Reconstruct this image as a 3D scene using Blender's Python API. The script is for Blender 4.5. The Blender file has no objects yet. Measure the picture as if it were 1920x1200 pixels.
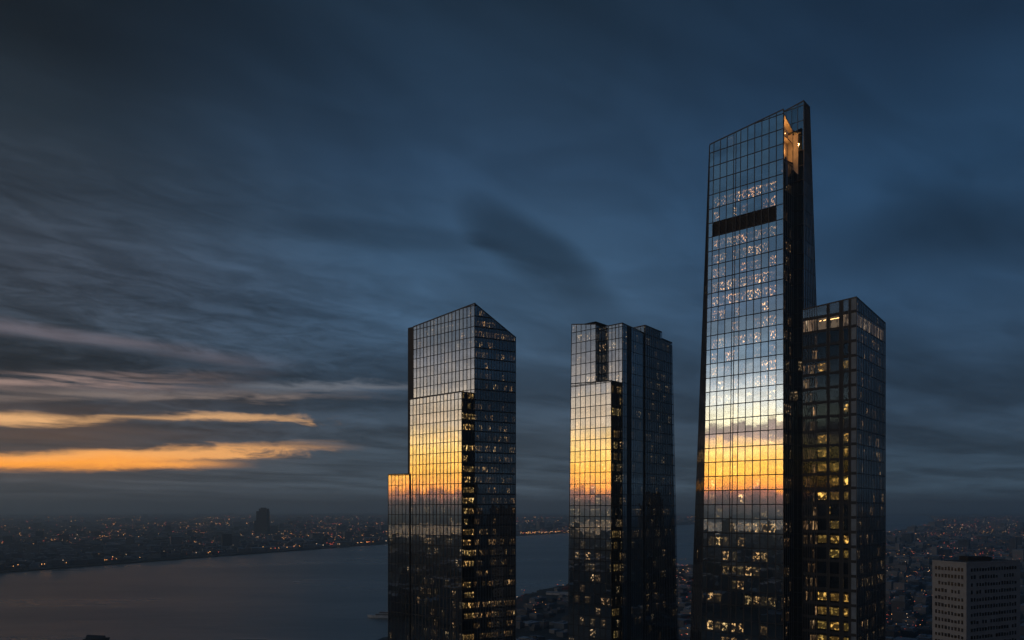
import bpy, math, random
from mathutils import Vector
random.seed(11)
R = math.radians
scene = bpy.context.scene
COL = scene.collection
F = 1400.0; HZ = 955.0; CAMZ = 140.0          # focal length / horizon in photo pixels, eye height

# ------------------------------------------------------------------ helpers
def at(px, Y): return Vector(((px-960.0)*Y/F, Y))
def hit(px, p, d):
    k = (px-960.0)/F
    t = (k*p.y-p.x)/(d.x-k*d.y)
    return p+d*t
def zof(py, Y): return CAMZ+(HZ-py)*Y/F
def proj(v):
    if v[1] < 5: return None
    return (960+F*v[0]/v[1], HZ-F*(v[2]-CAMZ)/v[1])
def link(o): COL.objects.link(o); return o
def tag(o, label=None, cat=None, group=None, kind=None):
    if label: o['label'] = label
    if cat: o['category'] = cat
    if group: o['group'] = group
    if kind: o['kind'] = kind
    return o
class MB:
    def __init__(s): s.v=[]; s.f=[]; s.m=[]; s.uv=[]
    def poly(s, pts, uv=None, m=0):
        n=len(s.v); s.v+= [tuple(p) for p in pts]; s.f.append(tuple(range(n,n+len(pts)))); s.m.append(m)
        s.uv.append(uv or [(0,0)]*len(pts))
    def hexa(s, a, b, m=0, mtop=None):
        """closed solid between quad a and quad b (matching corners)"""
        n=len(s.v); s.v+= [tuple(p) for p in a]+[tuple(p) for p in b]
        fs=[(3,2,1,0),(4,5,6,7)]+[(i,(i+1)%4,4+(i+1)%4,4+i) for i in range(4)]
        for k,f in enumerate(fs):
            s.f.append(tuple(n+i for i in f)); s.m.append(mtop if (mtop is not None and k==1) else m); s.uv.append([(0,0)]*4)
    def box(s, x0,x1,y0,y1,z0,z1,m=0,mtop=None):
        s.hexa([(x0,y0,z0),(x1,y0,z0),(x1,y1,z0),(x0,y1,z0)],[(x0,y0,z1),(x1,y0,z1),(x1,y1,z1),(x0,y1,z1)],m,mtop)
    def prism(s, foot, z0, tops, m=0, mtop=None, foot_top=None):
        n=len(foot); ft=foot_top or foot
        lo=[(p[0],p[1],z0) for p in foot]; hi=[(ft[i][0],ft[i][1],tops[i]) for i in range(n)]
        for i in range(n):
            j=(i+1)%n; s.poly([lo[i],lo[j],hi[j],hi[i]],m=m)
        s.poly(hi,m=m if mtop is None else mtop); s.poly(lo[::-1],m=m)
    def cyl(s, c, r, z0, z1, n=10, r2=None, m=0):
        r2=r if r2 is None else r2
        a=[(c[0]+r*math.cos(2*math.pi*i/n),c[1]+r*math.sin(2*math.pi*i/n),z0) for i in range(n)]
        b=[(c[0]+r2*math.cos(2*math.pi*i/n),c[1]+r2*math.sin(2*math.pi*i/n),z1) for i in range(n)]
        for i in range(n):
            j=(i+1)%n; s.poly([a[i],a[j],b[j],b[i]],m=m)
        s.poly(b,m=m); s.poly(a[::-1],m=m)
    def ball(s, c, r, m=0, sq=1.0):
        n=8; k=5
        for i in range(k):
            t0=math.pi*i/k-math.pi/2; t1=math.pi*(i+1)/k-math.pi/2
            for j in range(n):
                a0=2*math.pi*j/n; a1=2*math.pi*(j+1)/n
                q=[(c[0]+r*math.cos(t)*math.cos(a),c[1]+r*math.cos(t)*math.sin(a),c[2]+sq*r*math.sin(t)) for t,a in ((t0,a0),(t0,a1),(t1,a1),(t1,a0))]
                s.poly(q,m=m)
    def merge(s,o,mo=0):
        n=len(s.v); s.v+=o.v; s.f+=[tuple(i+n for i in f) for f in o.f]; s.m+=[x+mo for x in o.m]; s.uv+=o.uv
    def build(s, name, mats, parent=None, base=None):
        if not isinstance(mats,(list,tuple)): mats=[mats]
        me=bpy.data.meshes.new(name)
        b=base if base is not None else ((parent.location if parent.parent is None else parent.parent.location) if parent else (0,0,0))
        bx,by,bz=b[0],b[1],b[2]
        me.from_pydata([(x-bx,y-by,z-bz) for x,y,z in s.v],[],s.f)
        for m in mats: me.materials.append(m)
        if len(mats)>1: me.polygons.foreach_set('material_index',s.m)
        if any(u[0]!=u[2] for u in s.uv):
            l=me.uv_layers.new(name='UVMap'); l.data.foreach_set('uv',[c for u in s.uv for q in u for c in q])
        me.update()
        o=link(bpy.data.objects.new(name,me))
        if parent: o.parent=parent
        elif base is not None: o.location=base
        return o
def empty(name, loc):
    o=bpy.data.objects.new(name,None); link(o); o.location=loc; o.empty_display_size=1; return o

# ------------------------------------------------------------------ node helpers
class NT:
    def __init__(s, tree): s.t=tree; s.n=tree.nodes; s.l=tree.links
    def node(s, typ, **kw):
        x=s.n.new(typ)
        for k,v in kw.items(): setattr(x,k,v)
        return x
    def put(s, sock, v):
        if isinstance(v, bpy.types.NodeSocket): s.l.new(v,sock)
        elif v is not None: sock.default_value=v
    def m(s, op, a, b=None, c=None, clamp=False):
        x=s.node('ShaderNodeMath',operation=op,use_clamp=clamp)
        for i,v in enumerate((a,b,c)): s.put(x.inputs[i],v)
        return x.outputs[0]
    def vm(s, op, a, b=None, out=0):
        x=s.node('ShaderNodeVectorMath',operation=op); s.put(x.inputs[0],a)
        if b is not None: s.put(x.inputs[1],b)
        return x.outputs[out]
    def mr(s, v, a, b, c=0.0, d=1.0, smooth=True):
        x=s.node('ShaderNodeMapRange',interpolation_type='SMOOTHSTEP' if smooth else 'LINEAR',clamp=True)
        for i,q in enumerate((v,a,b,c,d)): s.put(x.inputs[i],q)
        return x.outputs[0]
    def xyz(s, x,y,z):
        q=s.node('ShaderNodeCombineXYZ')
        for i,v in enumerate((x,y,z)): s.put(q.inputs[i],v)
        return q.outputs[0]
    def sep(s, v):
        q=s.node('ShaderNodeSeparateXYZ'); s.put(q.inputs[0],v); return q.outputs
    def noise(s, v, scale=1.0, detail=3.0, rough=.5, dist=0.0):
        q=s.node('ShaderNodeTexNoise'); s.put(q.inputs['Vector'],v)
        q.inputs['Scale'].default_value=scale; q.inputs['Detail'].default_value=detail
        q.inputs['Roughness'].default_value=rough; q.inputs['Distortion'].default_value=dist
        return q.outputs[0]
    def ramp(s, v, stops, scale=1.0, interp='LINEAR'):
        q=s.node('ShaderNodeValToRGB'); r=q.color_ramp; r.interpolation=interp
        while len(r.elements)<len(stops): r.elements.new(0.5)
        for e,(p,c) in zip(r.elements,sorted(stops)): e.position=p/scale; e.color=(c[0],c[1],c[2],1)
        s.put(q.inputs[0], s.m('DIVIDE',v,scale) if scale!=1.0 else v)
        return q.outputs[0]
    def mix(s, f, a, b, mode='MIX'):
        q=s.node('ShaderNodeMix',data_type='RGBA',blend_type=mode); s.put(q.inputs[0],f); s.put(q.inputs[6],a); s.put(q.inputs[7],b)
        return q.outputs[2]
    def mul(s, c, f):   # colour * scalar
        q=s.node('ShaderNodeVectorMath',operation='SCALE'); s.put(q.inputs[0],c); s.put(q.inputs[3],f); return q.outputs[0]
def lin(r,g,b):
    return tuple((c/255/12.92 if c<=10.3 else ((c/255+.055)/1.055)**2.4) for c in (r,g,b))
def mat(name):
    m=bpy.data.materials.new(name); m.use_nodes=True; nt=m.node_tree; nt.nodes.clear()
    N=NT(nt); out=N.node('ShaderNodeOutputMaterial'); return m,N,out
def simple(name, col, rough=.6, metal=0.0, var=.25, scale=.2):
    m,N,out=mat(name); p=N.node('ShaderNodeBsdfPrincipled')
    co=N.node('ShaderNodeTexCoord').outputs['Object']
    n=N.noise(co,scale,5,.6)
    f=N.mr(n,.3,.7,1-var,1+var,False)
    N.put(p.inputs['Base Color'],N.mul((col[0],col[1],col[2]),f))
    p.inputs['Roughness'].default_value=rough; p.inputs['Metallic'].default_value=metal
    N.l.new(p.outputs[0],out.inputs[0]); return m
def emit(name, col, s):
    m,N,out=mat(name); e=N.node('ShaderNodeEmission'); e.inputs[0].default_value=(*col,1); e.inputs[1].default_value=s
    N.l.new(e.outputs[0],out.inputs[0])
    return m
def noMIS(m): m.cycles.emission_sampling='NONE'; return m

def glass(name, ior, tint, trans, wave=.02, wscale=.25, rough=.012):
    """coated curtain-wall glass: fresnel mix of mirror coat and see-through tint, gently rippled"""
    m,N,out=mat(name)
    co=N.node('ShaderNodeTexCoord').outputs['Object']
    h=N.noise(co,wscale,2,.5)
    b=N.node('ShaderNodeBump'); b.inputs['Strength'].default_value=1.0; b.inputs['Distance'].default_value=wave; N.put(b.inputs['Height'],h)
    fr=N.node('ShaderNodeFresnel'); fr.inputs[0].default_value=ior
    g=N.node('ShaderNodeBsdfGlossy'); g.inputs[0].default_value=(*tint,1); g.inputs['Roughness'].default_value=rough; N.put(g.inputs['Normal'],b.outputs[0])
    t=N.node('ShaderNodeBsdfTransparent'); t.inputs[0].default_value=(*trans,1)
    x=N.node('ShaderNodeMixShader'); N.put(x.inputs[0],fr.outputs[0]); N.l.new(t.outputs[0],x.inputs[1]); N.l.new(g.outputs[0],x.inputs[2])
    N.l.new(x.outputs[0],out.inputs[0]); return m
def interior(name, p, strength, seed, sx=5.0, sy=6.0, thr=.56, fill=.02, col=(1,.58,.26), rowvar=.8, base=.022, y0=.1, y1=.72, pw=2.6, bar=.5):
    """rooms behind the glass: some are lit, each with its own lamps"""
    m,N,out=mat(name)
    uv=N.node('ShaderNodeTexCoord').outputs['UV']
    cell=N.vm('FLOOR',uv); fr=N.sep(N.vm('FRACTION',uv))
    cs=N.sep(cell)
    wn=N.node('ShaderNodeTexWhiteNoise',noise_dimensions='3D'); N.put(wn.inputs['Vector'],N.vm('ADD',cell,(seed,seed*1.7,3.3)))
    rw=N.node('ShaderNodeTexWhiteNoise',noise_dimensions='1D'); N.put(rw.inputs['W'],N.m('ADD',cs[1],seed*3.1))
    rowf=N.m('ADD',1.0-rowvar,N.m('MULTIPLY',rw.outputs[0],2*rowvar))
    lit=N.m('LESS_THAN',wn.outputs[0],N.m('MULTIPLY',rowf,p))
    wc=N.sep(wn.outputs[1])
    sp=N.noise(N.vm('ADD',N.vm('MULTIPLY',uv,(sx,sy,1)),(seed,0,0)),1.0,2,.6,.3)
    spk=N.mr(sp,thr,thr+.14)
    spk=N.m('MULTIPLY',spk,N.m('ADD',.18,N.m('MULTIPLY',N.m('POWER',wc[1],pw),2.2)))
    win=N.m('MULTIPLY',N.m('MULTIPLY',N.mr(fr[1],y0,y0+.04),N.mr(fr[1],y1,y1+.05,1,0)),N.m('MULTIPLY',N.mr(fr[0],.04,.08),N.mr(fr[0],.92,.96,1,0)))
    e=N.m('MULTIPLY',N.m('MULTIPLY',lit,win),N.m('ADD',N.m('MULTIPLY',spk,strength),fill))
    bn=N.noise(N.vm('ADD',N.vm('MULTIPLY',uv,(2.3,.0,1)),N.vm('MULTIPLY',cell,(.37,5.1,0))),1.0,1,.5)
    brow=N.m('MULTIPLY',N.m('MULTIPLY',N.mr(fr[1],y1-.12,y1-.09),N.mr(fr[1],y1-.05,y1-.02,1,0)),N.mr(bn,.5,.56))
    e=N.m('ADD',e,N.m('MULTIPLY',N.m('MULTIPLY',N.m('MULTIPLY',brow,lit),N.m('ADD',.15,wc[1])),strength*bar))
    c=N.mix(wc[2],(*col,1),(col[0],col[1]*1.22,col[2]*1.35,1))
    em=N.node('ShaderNodeEmission'); N.put(em.inputs[0],c); N.put(em.inputs[1],e)
    d=N.node('ShaderNodeBsdfDiffuse'); d.inputs[0].default_value=(base*.75,base,base*1.35,1)
    a=N.node('ShaderNodeAddShader'); N.l.new(em.outputs[0],a.inputs[0]); N.l.new(d.outputs[0],a.inputs[1]); N.l.new(a.outputs[0],out.inputs[0])
    return noMIS(m)

G_GOLD = glass('coated_glass',7.0,(.97,.98,1),(.72,.74,.77),.007)
G_GOLDS=[G_GOLD,glass('coated_glass_b',6.4,(.93,.96,1),(.72,.74,.77),.007),glass('coated_glass_c',7.6,(1,.98,.96),(.7,.74,.77),.009)]
G_RIGHT= glass('coated_glass_side',3.0,(.9,.95,1),(.6,.65,.7),.008)
G_SIDE2= glass('coated_glass_blue_side',4.2,(.88,.95,1),(.6,.65,.7),.008)
G_DARK = glass('clear_dark_glass',1.32,(.6,.8,1),(.75,.8,.85),.006)
G_CHAM = glass('coated_glass_chamfer',2.2,(.9,.95,1),(.5,.55,.6),.008)
METAL  = simple('dark_mullion_metal',(.014,.019,.027),.6,.0)
METAL2 = simple('steel_blue_mullion',(.075,.1,.135),.45,.2)
SLAB   = simple('spandrel_dark',(.010,.014,.02),.75)
CORE   = simple('core_dark',(.012,.014,.018),.7)
PANEL  = simple('grey_blue_panel',(.11,.16,.22),.6,0)
ROOFM  = simple('roof_gravel',(.05,.052,.055),.9)
LOUVRE = simple('louvre_black',(.005,.006,.008),.6)

# ------------------------------------------------------------------ facades
class Tower:
    def __init__(s,name,label,base,cat='skyscraper',group=None):
        s.e=empty(name,(base.x,base.y,0)); tag(s.e,label,cat,group); s.panes=[]; s.bands=[]; s.mull=[]; s.k=0
    def area(s,pts):
        q=[proj(p) for p in pts]
        if any(a is None for a in q): return 0
        cx=sum(a[0] for a in q)/len(q); cy=sum(a[1] for a in q)/len(q)
        if not(0<cx<1920 and 0<cy<1205): return 0
        return abs(sum(q[i][0]*q[(i+1)%len(q)][1]-q[(i+1)%len(q)][0]*q[i][1] for i in range(len(q))))/2
    def face(s, b0, b1, t0, t1, zb, z0t, z1t, nb, rh, gl, inner, mw=.32, bh=.55, z00=0.0, jit=.0015, skip=None, innerd=1.2, inner_rows=None, ulist=None, mskip=(), hid=1.0, mdep=.16, mm=None):
        """curtain wall from left edge (b0->t0) to right edge (b1->t1) as seen from outside"""
        s.k+=1; ko=.004*s.k
        zb+=ko
        d=(b1-b0).normalized(); n=Vector((d.y,-d.x))
        us=ulist or [i/nb for i in range(nb+1)]
        nb=len(us)-1
        def edge(a,t,zt,z):
            w=(z-zb)/(zt-zb); return a+(t-a)*w
        def P(u,z,o=0.0):
            l=edge(b0,t0,z0t,z); r=edge(b1,t1,z1t,z); q=l+(r-l)*u+n*o
            return (q.x,q.y,z)
        ztop=lambda u: z0t+(z1t-z0t)*u
        zt=max(z0t,z1t)
        k0=math.ceil((zb-z00)/rh-1e-6); zs=[zb]+[z00+rh*k for k in range(k0,int((zt-z00)/rh)+2) if z00+rh*k>zb+.5]
        zs=[z for z in zs if z<zt-.3]+[zt]
        inn=MB()
        for r in range(len(zs)-1):
            za,zc=zs[r],zs[r+1]; row=math.floor((za-z00)/rh+1e-4)
            for i in range(nb):
                ua,ub=us[i],us[i+1]
                ta,tb=min(zc,ztop(ua)),min(zc,ztop(ub))
                if ta-za<.15 or tb-za<.15: 
                    if max(ta,tb)-za<.3: continue
                    ta=max(ta,za+.02); tb=max(tb,za+.02)
                if skip and skip(i,row): continue
                a,bj=random.gauss(0,jit),random.gauss(0,jit)
                w=(b1-b0).length*(ub-ua)/2; h=(zc-za)/2
                pts=[P(ua,za,-a*w-bj*h),P(ub,za,a*w-bj*h),P(ub,tb,a*w+bj*h),P(ua,ta,-a*w+bj*h)]
                g=gl(i,row) if callable(gl) else gl
                if g is G_GOLD: g=random.choice(G_GOLDS)
                m=MB(); m.poly(pts); s.panes.append((s.area(pts)*hid,m,g))
                vt=(min(ta,tb)-z00)/rh-row if False else None
                f0=(za-z00)/rh; fa=(ta-z00)/rh; fb=(tb-z00)/rh
                uu=i+37*s.k
                ip=[P(ua,za,-innerd),P(ub,za,-innerd),P(ub,tb,-innerd),P(ua,ta,-innerd)]
                eps=.001
                inn.poly(ip,[(uu+eps,f0+eps),(uu+1-eps,f0+eps),(uu+1-eps,fb-eps),(uu+eps,fa-eps)],m=(inner_rows(i,row) if inner_rows else 0))
        inn.build('inner_wall',inner,s.e)
        # floor bands (spandrel + slab edge)
        for r in range(len(zs)-1):
            z=zs[r]+ko*.5
            # horizontal extent where the wall reaches this high
            ua,ub=0.0,1.0
            if ztop(0)<z+bh: 
                if ztop(1)<z+bh: continue
                ua=(z+bh-z0t)/(z1t-z0t)
            elif ztop(1)<z+bh: ub=(z+bh-z0t)/(z1t-z0t)
            o=.05
            for zz,hh in ((z-bh/2,bh),):
                m=MB(); m.hexa([P(ua,zz,-1.0),P(ua,zz,o),P(ub,zz,o),P(ub,zz,-1.0)],[P(ua,zz+hh,-1.0),P(ua,zz+hh,o),P(ub,zz+hh,o),P(ub,zz+hh,-1.0)])
                s.bands.append((s.area([P(ua,zz,o),P(ub,zz,o),P(ub,zz+hh,o),P(ua,zz+hh,o)])*hid,m,SLAB))
        # coping that follows the roof edge
        m=MB(); m.hexa([P(0,z0t-.7,-.8),P(0,z0t-.7,.09),P(1,z1t-.7,.09),P(1,z1t-.7,-.8)],[P(0,z0t+.12+ko,-.8),P(0,z0t+.12+ko,.09),P(1,z1t+.12+ko,.09),P(1,z1t+.12+ko,-.8)])
        m.build('coping',METAL,s.e)
        L=(b1-b0).length
        for i,u in enumerate(us):
            if i in mskip: continue
            du=mw/2/L
            lo=[P(u-du,zb,-.1),P(u-du,zb,mdep),P(u+du,zb,mdep),P(u+du,zb,-.1)]
            zz=ztop(min(max(u,0),1))+.05+ko
            hi=[P(u-du,zz,-.1),P(u-du,zz,mdep),P(u+du,zz,mdep),P(u+du,zz,-.1)]
            m=MB(); m.hexa(lo,hi)
            s.mull.append((s.area([P(u-du,max(zb,60),mdep),P(u+du,max(zb,60),mdep),hi[2],hi[1]])*hid,m,mm or METAL))
        return P
    def core(s, foot, z0, tops, name='core', m=None, top=None, foot_top=None):
        b=MB(); b.prism(foot,z0,tops,0,1,foot_top); return b.build(name,[m or CORE,top or ROOFM],s.e)
    def finish(s):
        for lst,name in ((s.panes,'window_pane'),(s.bands,'floor_band'),(s.mull,'mullion')):
            lst.sort(key=lambda q:-q[0])
            for a,m,g in lst[:100]: m.build(name,g,s.e)
            rest=lst[100:]
            if rest:
                gs=[]; M=MB()
                for a,m,g in rest:
                    if g not in gs: gs.append(g)
                    M.merge(m,gs.index(g))
                o=M.build(name,gs,s.e); o['kind']='stuff'

ul=Vector((-.755,.656)); ur=Vector((.656,.755)); ur1=Vector((.873,.488)).normalized()
nl=Vector((-.656,-.755))       # outward normal of the sunset-facing walls
def quadback(a,b,deep): return [a,b,b-nl*deep,a-nl*deep]

def mcore(t,pts,tops,k=None,z0=0):
    c=sum(pts,Vector((0,0)))/len(pts); t.core([p+(c-p)*.32 for p in pts],z0,[q-.4 for q in tops])
    m=MB(); m.poly([((p+(c-p)*.03).x,(p+(c-p)*.03).y,q) for p,q in zip(pts,tops)]); m.build('roof',ROOFM,t.e)

# ---------------- tower with the slanted roof, at the left of the group
I_T1L=interior('rooms_office_a',.3,1.6,1.3,4,6,.57,.02)
I_T1R=interior('rooms_office_b',.5,1.1,4.1,4,2.6,.55,.012,(1,.5,.18),.8,y0=.12,y1=.62,bar=.25)
I_T1E=interior('rooms_office_c',.7,1.5,7.7,3.2,2.6,.53,.03,(1,.52,.16),y1=.62)
C=at(890,463); L=hit(775,C,ul); Rr=hit(967,C,ur1)
zC,zL,zR=zof(568,C.y),zof(612,L.y),zof(632,Rr.y)
E=hit(866,C,-ur1); L2=hit(768.5,E,ul); L2b=hit(766,E,ul)
zE,zL2=zof(733,E.y),zof(748,L2.y)
t1=Tower('glass_tower','glass skyscraper with a slanted roof and a lower front step, leftmost of the tall towers',(C+Rr+L)/3)
t1.face(L,C,L,C,212,zL,zC,17,6.5,G_GOLD,[I_T1L],.5,.44)
t1.face(L2b,E,L2,E,0,zL2,zE,15,6.5,G_GOLD,[I_T1L],.5,.44)
t1.face(E,C,E,C,0,zof(734,E.y),zof(737,C.y),4,6.5,G_DARK,[I_T1E],.3,.9)
t1.face(C,Rr,C,Rr,0,zC,zR,15,6.5,G_RIGHT,[I_T1R],.24,.8,mm=METAL2)
ins=lambda p,c,k=.06: p+(c-p)*k
cc=(C+Rr+L-nl*10)/3
back1=[L,C,Rr,Rr+Vector((-.5,.86))*14,L+Vector((.3,.95))*7]
cen=sum(back1,Vector((0,0)))/5
mcore(t1,back1,[zL-1.5,zC-1.5,zR-1.5,zR-1.5,zL-1.5])
low=[L2b,E,ins(C,cen,.0)-nl*2,L-nl*2]; cl=sum(low,Vector((0,0)))/4
mcore(t1,low,[zL2-.8,zE-.8,zE-.8,zL2-.8])
Lb=L-nl*5; B=hit(764.8,Lb,ul)
t1.core([B,Lb,Lb-nl*7,B-nl*7],0,[zof(615,B.y)]*4,'side_fin',PANEL and SLAB)
# rear walls
m=MB(); 
for a,b_ in ((Rr,back1[3]),(back1[3],back1[4]),(back1[4],L)):
    za=zR if a in (Rr,back1[3]) else zL; zb_=zR if b_ is back1[3] else zL
    m.poly([(a.x,a.y,0),(b_.x,b_.y,0),(b_.x,b_.y,zb_),(a.x,a.y,za)])
m.build('rear_wall',SLAB,t1.e)
t1.finish()

# low block against it
WR=hit(767.5,L2b+nl*.6,ul); WL=hit(728,WR,ul)
zw=zof(888,WR.y)
w1=Tower('low_glass_block','narrow low glass block standing against the left flank of the slanted-roof tower',(WR+WL)/2,'building')
w1.face(WL,WR,WL,WR,0,zof(889,WL.y),zw,6,6.5,G_GOLD,[interior('rooms_low_block',.2,1.8,9.9,5,6,.58,.02)],.3,.34)
q=quadback(WL,WR,4.2); cq=sum(q,Vector((0,0)))/4
mcore(w1,q,[zw-1.2]*4)
m=MB(); m.poly([(WR.x,WR.y,0),(q[2].x,q[2].y,0),(q[2].x,q[2].y,zw),(WR.x,WR.y,zw)]); m.poly([(q[2].x,q[2].y,0),(q[3].x,q[3].y,0),(q[3].x,q[3].y,zw),(q[2].x,q[2].y,zw)]); m.poly([(q[3].x,q[3].y,0),(WL.x,WL.y,0),(WL.x,WL.y,zw),(q[3].x,q[3].y,zw)])
m.build('rear_wall',SLAB,w1.e); w1.finish()

# ---------------- stepped tower in the middle
I_T2L=interior('rooms_mid_a',.36,2.2,2.2,3,5,.56,.04)
I_T2R=interior('rooms_mid_b',.16,.8,5.9,4,6,.6,.01)
I_T2E=interior('rooms_mid_c',.4,.9,6.3,2,4,.52,.04,(1,.55,.16))
B2=at(1167,560); Q=hit(1157,B2,ul); E2=hit(1146,Q,-ur); LA=hit(1072,E2,ul); LB=hit(1064,E2,ul)
GA=hit(1117,E2,ul); s2=(Q-E2).length; GB=GA+ur*s2
zA=zof(607.5,LA.y); zGA=zof(607,GA.y); zlow=zof(716,E2.y-2)
zB=zof(605,B2.y); zGB=zof(613,GB.y)
R2=hit(1208,B2,ur); zR2=zof(624,R2.y)
t2=Tower('glass_tower','stepped glass skyscraper with a notched flat top, middle of the three tall towers',(B2+LA)/2)
frac=(zlow-0)/(zA-0)
LAl=LB+(LA-LB)*frac
t2.face(LB,E2,LAl,E2,0,zof(719,LAl.y),zof(713,E2.y),8,8.4,G_GOLD,[I_T2L],.5,.52)
t2.face(LAl,GA,LA,GA,zlow+1.2,zA,zGA,5,8.4,G_GOLD,[I_T2L],.5,.52)
t2.face(E2,Q,E2,Q,0,zof(713,E2.y),zof(714,Q.y)-.5,3,8.4,G_DARK,[I_T2E],.3,.7)
t2.face(GA,GB,GA,GB,zlow,zGA-.4,zGB,1,8.4,G_SIDE2,[I_T2R],.3,.4)
t2.face(GB,B2,GB,B2,0,zGB,zB,6,8.4,G_GOLD,[I_T2L],.5,.52)
t2.face(B2,R2,B2,R2,0,zB,zR2,10,8.4,lambda i,row: SLAB if i in (2,3) else G_SIDE2,[I_T2R],.22,.36,mdep=.1,mm=METAL2)
CL=hit(1188,R2,ul); R3=hit(1241,R2,ur); R4=hit(1260,R2,ur); R3b=hit(1247,R2,ur); R4b=hit(1274,R2,ur)
t2.face(CL,R2,CL,R2,250,zof(614,CL.y),zof(609.5,R2.y),3,8.4,G_RIGHT,[I_T2R],.28,.4)
R2o=R2+Vector((.755,-.656))*.9
t2.face(R2o,R3b,R2o,R3,0,zof(609.5,R2.y),zof(622,R3.y),8,8.4,G_CHAM,[I_T2R],.2,.5,mm=METAL2)
t2.face(R3b,R4b,R3,R4,0,zof(634,R3.y),zof(642,R4.y),5,8.4,G_CHAM,[I_T2R],.2,.5,mm=METAL2)
mcore(t2,[LA,GA,GB,GB-nl*28,LA-nl*40],[zA-1.5]*5)
mcore(t2,[LA,E2,Q,Q-nl*20,LA-nl*20],[zlow-1]*5,.1)
mcore(t2,[GB,B2,R2,R2-nl*1+ul*20,GB-nl*25],[zGB-1.5,zB-1.5,zR2-1.5,zR2-1.5,zGB-1.5])
mcore(t2,[CL,R2,R3,R3+ul*25,CL-nl*20],[zof(622,R3.y)-3]*5)
mcore(t2,[R3,R4,R4+ul*30,R3+ul*30],[zof(642,R4.y)-1.5]*4)
m=MB()
pl=[R4,R4+ul*45,LA-nl*45,LA]
for a,b_ in zip(pl,pl[1:]): m.poly([(a.x,a.y,0),(b_.x,b_.y,0),(b_.x,b_.y,zof(642,R4.y)-2),(a.x,a.y,zof(642,R4.y)-2)])
m.build('rear_wall',SLAB,t2.e); t2.finish()

# ---------------- tallest tower
I_T3=interior('rooms_tall_a',1.0,2.8,3.7,5.6,5.6,.54,.018,(1,.46,.16),.45,y0=.08,y1=.72,pw=1.5,bar=.35)
I_T3D=interior('rooms_tall_dim',.05,1.0,8.1)
I_T3S=interior('rooms_tall_side',.4,1.0,6.6,3,5,.58,.015,(1,.5,.22))
C3=at(1469,452); L3=hit(1331,C3,ul); L3b=hit(1312,C3,ul)
z3C,z3L=zof(204,C3.y),zof(270,L3.y)
Q3=hit(1487,C3,ur); K3=hit(1507,Q3,-ul); K3l=hit(1452,Q3,ul)
rh3=9.1; z03=zof(410,C3.y)-rh3*33
t3=Tower('glass_tower','tallest glass skyscraper with a sharp slanted top and a glowing notch at its peak',(C3+L3)/2)
lou=33   # row of the dark plant-room louvres
us3=[0,.045]+[.045+.91*i/10 for i in range(1,10)]+[.91,1.0]
us3=sorted(set([0,.06,.06+.85*3.32/9]+[.06+.85*i/9 for i in range(1,10)]+[1.0]))
sl=[]
def gl3(i,row): return G_GOLD
top_dark=lambda i,row: 1 if (row>=36 or i in (0,len(us3)-2)) else (2 if row<=21 else 0)
P3=t3.face(L3b,C3,L3,C3,0,z3L,z3C,0,rh3,gl3,[I_T3,I_T3D,interior('rooms_tall_low',.42,1.7,23.1,3,4,.52,.03,(1,.55,.2),.9,y0=.1,y1=.7)],.48,.58,z00=z03,ulist=us3,skip=lambda i,row: row==lou and 1<=i<=len(us3)-3,inner_rows=top_dark)
# second thin transom line in every other storey of the tall facade
zl=z03+lou*rh3
m=MB()
for j in range(10):
    za=zl+.4+j*(rh3-.8)/10
    m.hexa([P3(us3[1],za,-.7),P3(us3[1],za,-.25),P3(us3[-2],za,-.25),P3(us3[-2],za,-.7)],[P3(us3[1],za+.3,-.9),P3(us3[1],za+.3,-.45),P3(us3[-2],za+.3,-.45),P3(us3[-2],za+.3,-.9)])
m.build('louvre',LOUVRE,t3.e)
m=MB(); m.poly([P3(us3[1],zl,-1),P3(us3[-2],zl,-1),P3(us3[-2],zl+rh3,-1),P3(us3[1],zl+rh3,-1)]); m.build('louvre_backing',LOUVRE,t3.e)
# left chamfer, widening downwards
uc=Vector((-.309,.951)); CHb=hit(1289,L3b,uc); CHt=hit(1330,L3,uc)
t3.face(CHb,L3b,CHt,L3,0,z3L-1,z3L-.2,6,rh3,G_CHAM,[I_T3D],.5,.4,z00=z03)
# right return below the notch
zn0,zn1=zof(298,C3.y),zof(306,Q3.y)
t3.face(C3,Q3,C3,Q3,0,zn0,zn1,5,rh3,G_SIDE2,[I_T3S],.26,.5,z00=z03,mm=METAL2)
# rear slab: sunset-facing side and right side
z3K=zof(188,K3.y)
t3.face(K3l,K3,K3l,K3,0,zof(218,K3l.y),z3K,5,rh3,lambda i,row: G_DARK if row<=37 else G_SIDE2,[I_T3D],.3,.4,z00=z03)
K4t=hit(1518,K3,ur); K4b=hit(1556,K3,ur)
t3.face(K3,K4b,K3,K4t,0,z3K,zof(200,K4t.y),7,rh3,G_SIDE2,[I_T3D],.28,.4,z00=z03,mdep=.3,mm=METAL2)
# cores
mcore(t3,[L3+(L3b-L3)*.1,C3,Q3,Q3+ul*40,L3-nl*12],[zn0-5]*5,.09)
t3.core([hit(1400,K3,ul)-nl*3,K3-nl*3+ul*2,K4t-nl*0+ul*4,K4t+ul*20],0,[zof(240,K3.y)]*4)
m=MB()
BKt=hit(1347,K4t,ul); BKb=hit(1316,K4b,ul)
zk4=zof(200,K4t.y)
for a,at_,za,b_,bt_,zb_ in ((K4b,K4t,zk4,BKb,BKt,z3L-4),(BKb,BKt,z3L-4,CHb,CHt,z3L-4)):
    m.poly([(a.x,a.y,0),(b_.x,b_.y,0),(bt_.x,bt_.y,zb_),(at_.x,at_.y,za)])
m.build('rear_wall',SLAB,t3.e)
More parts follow.
